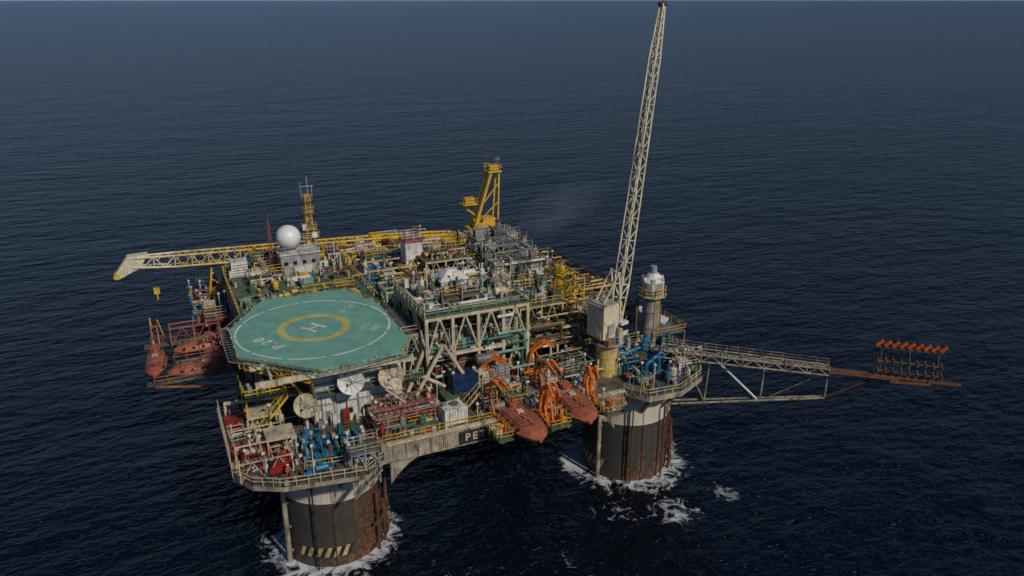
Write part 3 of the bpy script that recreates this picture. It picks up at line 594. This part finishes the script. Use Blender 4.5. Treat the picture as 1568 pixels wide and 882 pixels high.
# ------------------------------------------------------------------ yellow crane
c=empty('pedestal_crane'); b=MB(); x,y=42.8,51
b.cyl((x,y,13),(x,y,21.2),1.7,YEL,28); b.cyl((x,y,21.2),(x,y,21.5),2.7,YEL,24); b.rail([(x+2.6*math.cos(t*.785),y+2.6*math.sin(t*.785),21.5) for t in range(8)],YEL,True,w=.1)
b.obj('pedestal',c); b=MB()
b.box(x,y,21.6,5.4,3.6,3,YEL); b.box(x+1.4,y,24.6,2.6,3,1.8,YEL); b.box(x-2.2,y-2.3,22,1.8,1.3,2.3,PYEL); b.box(x-2.3,y-2.4,23,1.7,1.3,.9,GLASS)
b.louver(x+1.6,y,21.8,2.4,3.7,2.4,YEL); b.cyl((x-.6,y-2,24.9),(x-.6,y+2,24.9),.9,YEL,14)
b.add([(x-2.6,y-1.85,21.6),(x+2.4,y-1.85,21.6),(x+2.4,y-1.85,26.5),(x+.2,y-1.85,27)],[(0,1,2,3)],YEL)
top=Vector((x+2.8,y,35.4))
for e in (-1.3,1.3):
    b.beam((x-1.8,y+e,24.5),(top.x-.8,y+e*.6,35.4),.5,YEL); b.beam((x+3.2,y+e,25.6),(top.x+.9,y+e*.6,35.4),.3,YEL)
for t in (.25,.5,.75): b.beam((x-1.8+3.8*t,y-1.2,24.5+10.9*t),(x-1.8+3.8*t,y+1.2,24.5+10.9*t),.3,YEL)
for t,u in ((.1,.4),(.42,.8)): b.beam((x-1.8+3.8*t,y-1.1,24.5+10.9*t),(x+3.2+.5*u,y-1.1,25.6+9.8*u),.2,YEL)
b.bz(top.x-1.6,top.x+1.4,y-1.3,y+1.3,35.4,35.65,YEL); b.rail([(top.x-1.6,y-1.3,35.65),(top.x+1.4,y-1.3,35.65),(top.x+1.4,y+1.3,35.65),(top.x-1.6,y+1.3,35.65)],YEL,True,w=.1)
b.box(top.x,y,35.7,1.8,1.2,1.0,YEL); b.cyl((top.x+.9,y,36.4),(top.x+.9,y,38.3),.08,GREY,6); b.box(top.x+.9,y,37.5,.9,.1,.5,PINK)
b.bz(x-4,x-1,y-1.3,y+1.3,29.4,29.6,YEL); b.rail([(x-4,y-1.3,29.6),(x-1,y-1.3,29.6)],YEL); b.beam((x-4,y,29.4),(x-1,y,27),.3,YEL); b.box(x-2.4,y,29.6,2,1.4,1.1,YEL)
b.obj('crane_house',c); b=MB()
foot=Vector((x-2.5,y,22.4)); k0=Vector((x-7,y,23)); k1=Vector((24,y-.2,24)); k2=Vector((-13.5,50,25.7)); tip=Vector((-20,50,26.1))
b.truss(foot,k0,2.4,1.2,2.4,2.2,3,.26,.16,YEL); 
for e in (-1.2,1.2): b.beam(foot+Vector((0,e,0)),k0+Vector((0,e,0)),.12,YEL,1.4); b.beam(k0+Vector((0,e,.2)),Vector((31,y+e,23.7)),.1,YEL,1.3)
b.truss(k0,k1,2.4,2.2,2.4,2.1,10,.24,.13,YEL); b.truss(k1,Vector((-3,50.2,25.2)),2.4,2.1,2.2,2,17,.2,.11,YEL); b.truss(Vector((-3,50.2,25.2)),k2,2.2,2,2.1,1.9,8,.2,.11,PYEL); b.truss(k2,tip,2.1,1.9,1.2,1.6,4,.2,.12,BOOM)
for e in (-.7,.7):
    b.add([(tip.x+2.5,tip.y+e,tip.z+1.3),(tip.x-.6,tip.y+e,tip.z+1.2),(tip.x-3,tip.y+e,tip.z-1.9),(tip.x-2.4,tip.y+e,tip.z-2.5),(tip.x+1.2,tip.y+e,tip.z-.9)],[(0,1,2,3,4)],BOOM)
b.add([(tip.x+2.5,tip.y-.7,tip.z+1.32),(tip.x-.6,tip.y-.7,tip.z+1.22),(tip.x-3,tip.y-.7,tip.z-1.9),(tip.x-3,tip.y+.7,tip.z-1.9),(tip.x-.6,tip.y+.7,tip.z+1.22),(tip.x+2.5,tip.y+.7,tip.z+1.32)],[(0,1,4,5),(1,2,3,4)],BOOM)
b.cyl((tip.x-2.6,tip.y-.8,tip.z-2),(tip.x-2.6,tip.y+.8,tip.z-2),.5,YEL,12)
b.cyl((tip.x+3,tip.y,tip.z-.8),(tip.x+3,tip.y,tip.z-5),.04,DARK,5); b.box(tip.x+3,tip.y,tip.z-6,.9,.5,1.1,YEL); b.cyl((tip.x+3,tip.y,tip.z-7),(tip.x+3,tip.y,tip.z-6),.15,YEL,6)
for e in (-.8,.8): b.cyl((top.x-.8,y+e,35.4),(18,50+e,26),.03,DARK,5)
b.bz(24,36,y-2.1,y-1.35,23.2,23.3,YEL); b.rail([(24,y-2.1,23.3),(36,y-2.1,23.3)],YEL)
for k in range(4): b.box(16+k*4.4,y-1.8,22.6+.1*k,1.2,.8,1.4,YEL)
b.obj('lattice_boom',c)
b=MB()
for e in (-1.6,1.6): b.beam((-7+e*1.3,50,16),(-7+e*.5,50,24.3),.3,YEL); b.beam((-7+e*1.3,53,16),(-7+e*.5,50.5,24.3),.25,YEL)
b.beam((-8.3,50,24.3),(-5.7,50,24.3),.4,YEL); b.beam((-8.8,50,19),(-5.3,50,21.5),.18,YEL); b.beam((-5.2,50,19),(-8.2,50,21.5),.18,YEL)
b.obj('boom_rest')

# ------------------------------------------------------------------ flare boom
c=empty('flare_boom'); b=MB()
p0=Vector((51,-3,18.1)); p1=Vector((67,-17,18)); dr=(p1-p0).normalized(); p2=p0+dr*38; pr=Vector((-dr.y,dr.x,0))
b.truss(p0-dr*2,p1,2.6,1.1,1.6,.9,16,.14,.09,WCR)
for k in range(4): b.cyl(p0-dr*3+pr*(-.7+k*.45)+Vector((0,0,.25)),p1+pr*(-.5+k*.3)+Vector((0,0,.25)),.12,(WCR,LGREY,BROWN,WCR)[k],8)
b.beam(p0-dr*2+Vector((0,0,.1)),p1+Vector((0,0,.1)),.7,GREY,.06)
b.rail([p0-dr*2+pr*1.3+Vector((0,0,.5)),p1+pr*.8+Vector((0,0,.4))],WCR,step=1.6,h=1,w=.06)
b.rail([p0-dr*2-pr*1.3+Vector((0,0,.5)),p1-pr*.8+Vector((0,0,.4))],WCR,step=1.6,h=.6,w=.06)
L0=Vector((50,-3.5,10.3)); L1=Vector((67,-17,13.8))
for e in (-.6,.6): b.cyl(L0+pr*e,L1+pr*e*.5,.17,WCR,8)
def lo(t): return L0.lerp(L1,t)
def hi(t): return p0.lerp(p1,t)-Vector((0,0,.5))
for t in (.24,.6,1): b.cyl(lo(t),hi(t),.12,WCR,7)
b.cyl(hi(.05),lo(.24),.12,WCR,7); b.cyl(hi(.28),lo(.58),.17,WHITE,7); b.cyl(lo(.62),hi(.98),.06,WCR,7)
b.obj('boom_truss',c); b=MB()
b.cyl(p1-dr*.5,p2,.34,RUST,10); b.cyl(p1+pr*.7,p1+dr*13+pr*.5,.22,RUST,8); b.cyl(p1-pr*.8,p1+dr*9-pr*.6,.2,RUST,8); b.cyl(L1,p1+dr*6-Vector((0,0,.4)),.16,RUST,8)
b.pipe([p2-dr*4+pr*0,p2-dr*4-pr*1,p2-dr*9-pr*1.5],.25,RUST)
fc=p0+dr*31.5; zt=Vector((0,0,1))
for row,(h,mm,off) in enumerate(((.9,RUST,0),(2.0,BROWN,.8),(3.7,BROWN,1.6))):
    b.cyl(fc-dr*4.2+zt*h+pr*off,fc+dr*4.2+zt*h+pr*off,.14,mm,8)
    for k in range(9):
        q=fc+dr*(-4+k)+zt*h+pr*off
        if row==2:
            b.cyl(q,q+zt*.4,.12,BROWN,6); b.cyl(q+zt*.3-dr*.3,q+zt*1.0+dr*.45,.24,ORA,9,.28); b.cyl(q+zt*.22-dr*.38,q+zt*.3-dr*.3,.27,RED,9)
        else: b.cyl(q-pr*.5,q+pr*.9+zt*.15,.2,(RUST,BROWN)[k%2],7)
for k in (-3.6,0,3.6): b.beam(fc+dr*k,fc+dr*k+pr*1.6+zt*3.7,.12,BROWN)
b.obj('flare_head',c)

# ------------------------------------------------------------------ lifeboats
def lifeboat(x,y,z,yaw,L=9,W=3.1):
    b=MB(); N=18; prof=[]
    for i in range(N+1):
        s=i/N; t=2*s-1
        w=W/2*max(0.03,(1-abs(t)**3.0))**.6; keel=-1.15+.75*abs(t)**3; top=1.25*max(.12,(1-abs(t)**3.2))**.55
        xx=t*L/2
        pts=[(0,keel),(w*.55,keel*.75),(w*.92,keel*.25),(w,.0),(w*1.05,.06),(w*1.05,.2),(w*.97,.24),(w*.86,top*.62),(w*.55,top*.93),(0,top)]
        full=[(xx,a,bb) for a,bb in pts]+[(xx,-a,bb) for a,bb in pts[-2:0:-1]]
        prof.append(full)
    M=len(prof[0]); vs=[v for p in prof for v in p]; fs=[]
    for i in range(N):
        for j in range(M): fs.append((i*M+j,(i+1)*M+j,(i+1)*M+(j+1)%M,i*M+(j+1)%M))
    b.add(vs,fs,BOAT,True)
    b.add(prof[0],[tuple(range(M))],BOAT); b.add(prof[-1],[tuple(range(M))[::-1]],BOAT)
    b.prism([(-3.4,-.7),(-1.7,-.7),(-1.5,0),(-1.7,.7),(-3.4,.7)],.9,1.85,BOAT); b.bz(-1.68,-1.6,-.55,.55,1.4,1.7,GLASS)
    for e in (-1,1):
        for i in range(1,N-1):
            p,q=Vector(prof[i][5]),Vector(prof[i+1][5]); p.y*=e; q.y*=e; b.beam(p+Vector((0,e*.05,-.06)),q+Vector((0,e*.05,-.06)),.12,DARK)
        b.bz(-3.2,-1.9,e*.71-.01,e*.71+.01,1.4,1.7,GLASS)
        b.beam((-2.8,e*W*.34,1.2),(2.8,e*W*.34,1.2),.06,LGREY)
        for k in range(5): b.cyl((-2.8+k*1.4,e*W*.41,.7),(-2.8+k*1.4,e*W*.47,.7),.2,GLASS,10)
    b.bz(-1.2,2.6,-.18,.18,1.2,1.34,PINK); b.box(1.3,0,1.2,1.0,.9,.2,PINK); b.box(-.4,0,1.2,.8,.8,.25,CREAM); b.cyl((-4.3,0,-.8),(-4.6,0,-.8),.4,DARK,10); b.beam((3.2,0,1.0),(3.2,0,1.7),.14,GREY); b.beam((-3.6,0,1.0),(-3.6,0,2.1),.14,GREY)
    for k in range(6): b.beam((-1+k*.8,-W*.3,1.17),(-1+k*.8,W*.3,1.17),.06,RUST)
    o=b.obj('lifeboat'); o.location=(x,y,z); o.rotation_euler=(0,0,yaw)
lifeboat(23.3,-8.4,15.9,-math.pi/2+.05,10.5,4.4); lifeboat(31.6,-7.2,16,-math.pi/2-.05,10.5,4.4)
lifeboat(-18.6,33,14.6,-math.pi/2-.1,8.5,3); lifeboat(-12.4,27.2,15.2,math.pi,9.5,3.6); lifeboat(-11.6,33.4,16.0,math.pi,8.5,3.2)
def davit(x,y,z,s=1,out=(0,-1),m=ORA,w=.3):
    b=MB(); ox,oy=out; a=Vector((-oy,ox,0)).normalized(); o_=Vector((ox,oy,0)).normalized(); P=Vector((x,y,z)); zt=Vector((0,0,1))
    for e in (-.45,.45):
        q=P+a*e; b.beam(q,q+zt*3.4*s+o_*.6,w,m); b.beam(q+zt*3.4*s+o_*.6,q+zt*5.0*s+o_*2.6*s,w,m); b.beam(q+zt*5*s+o_*2.6*s,q+zt*4.1*s+o_*4.4*s,w*.85,m)
        b.beam(q+o_*2.6,q+zt*3.2*s+o_*1.4,w*.7,m); b.beam(q-o_*.4,q+o_*3.4,w,m)
    for h,d in ((1,.2),(3.3,.6),(4.8,2.5)): b.beam(P+a*-.45+zt*h*s+o_*d*s,P+a*.45+zt*h*s+o_*d*s,.2,m)
    t=P+zt*4.1*s+o_*4.3*s; b.cyl(t,t-zt*2.4*s,.05,DARK,5); b.cyl(P+a*-.4+zt*.8-o_*.5,P+a*.4+zt*.8-o_*.5,.4,m,10)
    b.obj('lifeboat_davit')
davit(20.4,-3.4,16.2,1.0,(.25,-1),w=.34); davit(27.0,-7.2,15.8,1.1,(-.1,-1),w=.36); davit(28.3,-2.4,16.2,1.15,(.2,-1),w=.34); davit(35.0,-5.0,16.0,1.0,(-.3,-1),w=.36)
davit(21.4,1.6,16.9,.9,(.8,-.5)); davit(29.2,2.2,17.2,.9,(1,-.3))
b=MB()
for x0,x1 in ((18.8,20.8),(26.0,29.0),(34.2,36.6)): b.bz(x0,x1,-11.6,-6.97,15.5,15.7,GDECK); b.rail([(x0,-6.9,15.7),(x0,-11.6,15.7),(x1,-11.6,15.7),(x1,-6.9,15.7)],(YEL,YEL,CREAM)[x0>30]); fine(b,x0,x1,-11,-7,15.7,9,int(x0),[ORA,CREAM,RED,YEL],1)
for x in (19.4,26.4,28.6,35): b.beam((x,-11.4,15.4),(x,-6.7,13.7),.22,PINK); b.beam((x,-11.5,15.4),(x,-6.7,15.4),.25,PINK)
b.bz(-20,-6.5,23.5,24.8,15.3,15.5,DECK);b.bz(-16,-6.7,30.0,31.0,15.3,15.5,DECK);b.bz(-20,-6.7,37.8,39.4,15.3,15.5,DECK)
for y0 in (23.5,31.0,39.4): b.rail([(-19 if y0!=31 else -16,y0,15.5),(-6.7,y0,15.5)],PINK,w=.1); b.beam((-19 if y0!=31 else -16,y0,15.2),(-6.6,y0,12.8),.28,PINK)
sframe(b,[-16,-12.5,-9,-7],[37,39.2],[15.5,18.4],PINK,.2,True,33); sframe(b,[-9,-7],[24,29,34],[15.5,18,20.2],PINK,.2,True,34)
b.cyl((-18.6,39,15.5),(-18.6,39,20),.13,YEL,8); b.cyl((-16.8,40,15.5),(-17.6,39,19.5),.11,YEL,8); b.bz(-12,-6.5,38,41,17.9,18.05,DECK); clutter(b,-12,-6.5,37,41,18.05,9,111,1.6,[PINK,PINK,CREAM,BLUE])
b.obj('lifeboat_stations',plat)
davit(-8.6,30.6,15.6,.75,(-1,0),PINK,.22); davit(-8.6,25,15.6,.75,(-1,0),PINK,.22); davit(-18.2,39.2,15.5,.75,(0,-1),PINK,.22)

# ------------------------------------------------------------------ riser and workers
b=MB()
b.cyl((47,-6.9,12),(47,-6.9,-1),.14,RUST,7); b.cyl((42,-6.3,12),(42,-6.3,-1),.1,RUST,7)
b.obj('risers',plat)
def worker(x,y,z,yaw,m):
    J={'pel':(0,0,.95),'ch':(0,.02,1.35),'nk':(0,.02,1.5),'hd':(0,.0,1.68),
       'sl':(.19,0,1.42),'el':(.27,.03,1.14),'hl':(.25,-.12,.92),'sr':(-.19,0,1.42),'er':(-.27,.03,1.14),'hr':(-.24,-.14,.95),
       'pl':(.1,0,.88),'kl':(.12,-.05,.5),'al':(.12,.04,.08),'tl':(.13,-.16,.04),'pr':(-.1,0,.88),'kr':(-.12,.0,.5),'ar':(-.12,.08,.08),'tr':(-.13,-.12,.04)}
    rad={'pel':.15,'ch':.17,'nk':.07,'hd':.12,'sl':.09,'el':.055,'hl':.04,'sr':.09,'er':.055,'hr':.04,'pl':.11,'kl':.075,'al':.05,'tl':.045,'pr':.11,'kr':.075,'ar':.05,'tr':.045}
    E=[('pel','ch'),('ch','nk'),('nk','hd'),('ch','sl'),('sl','el'),('el','hl'),('ch','sr'),('sr','er'),('er','hr'),('pel','pl'),('pl','kl'),('kl','al'),('al','tl'),('pel','pr'),('pr','kr'),('kr','ar'),('ar','tr')]
    ks=list(J); me=bpy.data.meshes.new('worker'); me.from_pydata([J[k] for k in ks],[(ks.index(a),ks.index(c_)) for a,c_ in E],[])
    o=bpy.data.objects.new('worker',me); sc.collection.objects.link(o); me.materials.append(m)
    o.modifiers.new('Skin','SKIN')
    if me.skin_vertices:
        for i,k in enumerate(ks): me.skin_vertices[0].data[i].radius=(rad[k],rad[k])
        me.skin_vertices[0].data[0].use_root=True
    ss=o.modifiers.new('Sub','SUBSURF'); ss.levels=1; ss.render_levels=2
    o.location=(x,y,z); o.rotation_euler=(0,0,yaw)
    h=MB(); h.sph((0,.0,1.76),.15,WHITE,12,8,(1,1.1,.8),0); h.cyl((0,-.03,1.755),(0,-.03,1.775),.18,WHITE,12); h.sph((0,-.02,1.68),.105,SKIN,12,8,(1,1,1.2)); h.obj('hard_hat_and_face',o)
worker(-6.2,-9.2,16.05,.4,ORA); worker(-8.6,-6.8,16.05,1.5,ORA); worker(28.0,-10.6,15.72,.2,ORA)

# ------------------------------------------------------------------ water
bpy.ops.mesh.primitive_circle_add(vertices=128,radius=40000,fill_type='NGON'); o=bpy.context.object; o.name="water"
m=bpy.data.materials.new("sea_water"); m.use_nodes=True; o.data.materials.append(m); n=m.node_tree.nodes; L=m.node_tree.links
p=n['Principled BSDF']; p.inputs['Base Color'].default_value=(.0012,.0042,.0105,1); p.inputs['IOR'].default_value=1.33; p.inputs['Specular IOR Level'].default_value=.26; p.inputs['Roughness'].default_value=.2
g=n.new('ShaderNodeNewGeometry'); prev=None
for sc_,st,dist,det,rot in [(.02,2.0,2.4,2,.5),(.1,2.0,1.7,3,.25),(.38,1.7,.85,4,-.1),(1.3,1.4,.26,3,.3)]:
    mp=n.new('ShaderNodeMapping'); mp.inputs['Scale'].default_value=(sc_,sc_*st,sc_); mp.inputs['Rotation'].default_value=(0,0,rot); L.new(g.outputs['Position'],mp.inputs[0])
    t=n.new('ShaderNodeTexNoise'); t.inputs['Scale'].default_value=1; t.inputs['Detail'].default_value=det; L.new(mp.outputs[0],t.inputs[0])
    bu=n.new('ShaderNodeBump'); bu.inputs['Strength'].default_value=1; bu.inputs['Distance'].default_value=dist; L.new(t.outputs[0],bu.inputs['Height'])
    if prev: L.new(prev.outputs[0],bu.inputs['Normal'])
    prev=bu
L.new(prev.outputs[0],p.inputs['Normal'])
fo=None
for cx,cy,r0,r1,am in ((0,0,6,13,1.15),(45,0,6,14.5,1.15),(0,50,6,13,.9),(45,50,6,13,.8),(44,-14.5,0,9,1.0),(37,-11,0,11,.78),(38.2,2.5,0,5,1.8),(53,-14,0,7,.85),(12,-14,0,14,.62),(25,-18,0,16,.52)):
    vd=n.new('ShaderNodeVectorMath'); vd.operation='DISTANCE'; vd.inputs[1].default_value=(cx,cy,0); L.new(g.outputs['Position'],vd.inputs[0])
    mr=n.new('ShaderNodeMapRange'); mr.inputs[1].default_value=r0; mr.inputs[2].default_value=r1; mr.inputs[3].default_value=am; mr.inputs[4].default_value=0; L.new(vd.outputs['Value'],mr.inputs[0])
    if fo:
        mm=n.new('ShaderNodeMath'); mm.operation='MAXIMUM'; L.new(fo,mm.inputs[0]); L.new(mr.outputs[0],mm.inputs[1]); fo=mm.outputs[0]
    else: fo=mr.outputs[0]
t=n.new('ShaderNodeTexNoise'); t.inputs['Scale'].default_value=.45; t.inputs['Detail'].default_value=9; t.inputs['Roughness'].default_value=.7; t.inputs['Distortion'].default_value=1.4; L.new(g.outputs['Position'],t.inputs[0])
mpw=n.new('ShaderNodeMapping'); mpw.inputs['Scale'].default_value=(.05,.12,1); L.new(g.outputs['Position'],mpw.inputs[0])
tw=n.new('ShaderNodeTexNoise'); tw.inputs['Scale'].default_value=1; tw.inputs['Detail'].default_value=6; tw.inputs['Roughness'].default_value=.6; L.new(mpw.outputs[0],tw.inputs[0])
rw=n.new('ShaderNodeMapRange'); rw.inputs[1].default_value=.735; rw.inputs[2].default_value=.79; L.new(tw.outputs[0],rw.inputs[0])
m1=n.new('ShaderNodeMath'); m1.operation='MULTIPLY_ADD'; m1.inputs[1].default_value=.42; m1.inputs[2].default_value=-.36; L.new(fo,m1.inputs[0])
m2=n.new('ShaderNodeMath'); m2.operation='ADD'; L.new(m1.outputs[0],m2.inputs[0]); L.new(t.outputs[0],m2.inputs[1])
m3=n.new('ShaderNodeMapRange'); m3.inputs[1].default_value=.45; m3.inputs[2].default_value=.60; L.new(m2.outputs[0],m3.inputs[0])
m4=n.new('ShaderNodeMath'); m4.operation='MAXIMUM'; L.new(m3.outputs[0],m4.inputs[0]); L.new(rw.outputs[0],m4.inputs[1])
foam=n.new('ShaderNodeBsdfDiffuse'); foam.inputs[0].default_value=(.58,.6,.62,1)
ms=n.new('ShaderNodeMixShader'); L.new(m4.outputs[0],ms.inputs[0]); L.new(p.outputs[0],ms.inputs[1]); L.new(foam.outputs[0],ms.inputs[2]); L.new(ms.outputs[0],n['Material Output'].inputs[0])

# ------------------------------------------------------------------ thin exhaust smoke
bpy.ops.mesh.primitive_ico_sphere_add(subdivisions=3,radius=1,location=(51,34,31)); o=bpy.context.object; o.name='exhaust_smoke'; o.scale=(11,5,5); o.rotation_euler=(0,-.35,-.2)
m=bpy.data.materials.new('smoke'); m.use_nodes=True; n=m.node_tree.nodes; L=m.node_tree.links; n.remove(n['Principled BSDF'])
pv=n.new('ShaderNodeVolumeScatter'); pv.inputs[0].default_value=(.75,.8,.9,1)
tc=n.new('ShaderNodeTexCoord'); ln=n.new('ShaderNodeVectorMath'); ln.operation='LENGTH'; L.new(tc.outputs['Object'],ln.inputs[0])
mr=n.new('ShaderNodeMapRange'); mr.inputs[1].default_value=.1; mr.inputs[2].default_value=1; mr.inputs[3].default_value=1; mr.inputs[4].default_value=0; L.new(ln.outputs['Value'],mr.inputs[0])
t=n.new('ShaderNodeTexNoise'); t.inputs['Scale'].default_value=1.4; t.inputs['Detail'].default_value=3; L.new(tc.outputs['Object'],t.inputs[0])
mt=n.new('ShaderNodeMapRange'); mt.inputs[1].default_value=.36; mt.inputs[2].default_value=.75; mt.inputs[4].default_value=.06; L.new(t.outputs[0],mt.inputs[0])
mu=n.new('ShaderNodeMath'); mu.operation='MULTIPLY'; L.new(mr.outputs[0],mu.inputs[0]); L.new(mt.outputs[0],mu.inputs[1]); L.new(mu.outputs[0],pv.inputs[1]); L.new(pv.outputs[0],n['Material Output'].inputs['Volume']); o.data.materials.append(m)

# ------------------------------------------------------------------ camera, light
cam=bpy.data.cameras.new("camera"); co=bpy.data.objects.new("camera",cam); sc.collection.objects.link(co)
cam.lens=28; cam.clip_end=60000; co.location=(-16,-89.9,67); co.rotation_euler=(math.radians(90-19.95),0,math.radians(-25)); sc.camera=co
sc.view_settings.view_transform='Standard'
el=math.radians(38); az=Vector((.22,-.8)).normalized(); d=Vector((az.x*math.cos(el),az.y*math.cos(el),math.sin(el)))
w=bpy.data.worlds.new("World"); sc.world=w; w.use_nodes=True
nt=w.node_tree; sk=nt.nodes.new('ShaderNodeTexSky'); sk.sky_type='NISHITA'; sk.sun_disc=False
sk.sun_elevation=el; sk.sun_rotation=math.atan2(az.x,az.y); sk.dust_density=.2; sk.ozone_density=4; sk.air_density=1
tint=nt.nodes.new('ShaderNodeMix'); tint.data_type='RGBA'; tint.blend_type='MULTIPLY'; tint.inputs[0].default_value=1; tint.inputs[7].default_value=(.60,.70,.92,1)
nt.links.new(sk.outputs[0],tint.inputs[6])
bg=nt.nodes['Background']; nt.links.new(tint.outputs[2],bg.inputs[0]); bg.inputs[1].default_value=0.05
s=bpy.data.lights.new("sun",'SUN'); s.energy=2.5; s.angle=math.radians(2.5); s.color=(1,.92,.79); so=bpy.data.objects.new("sun",s); sc.collection.objects.link(so)
so.rotation_mode='QUATERNION'; so.rotation_quaternion=d.to_track_quat('Z','Y')
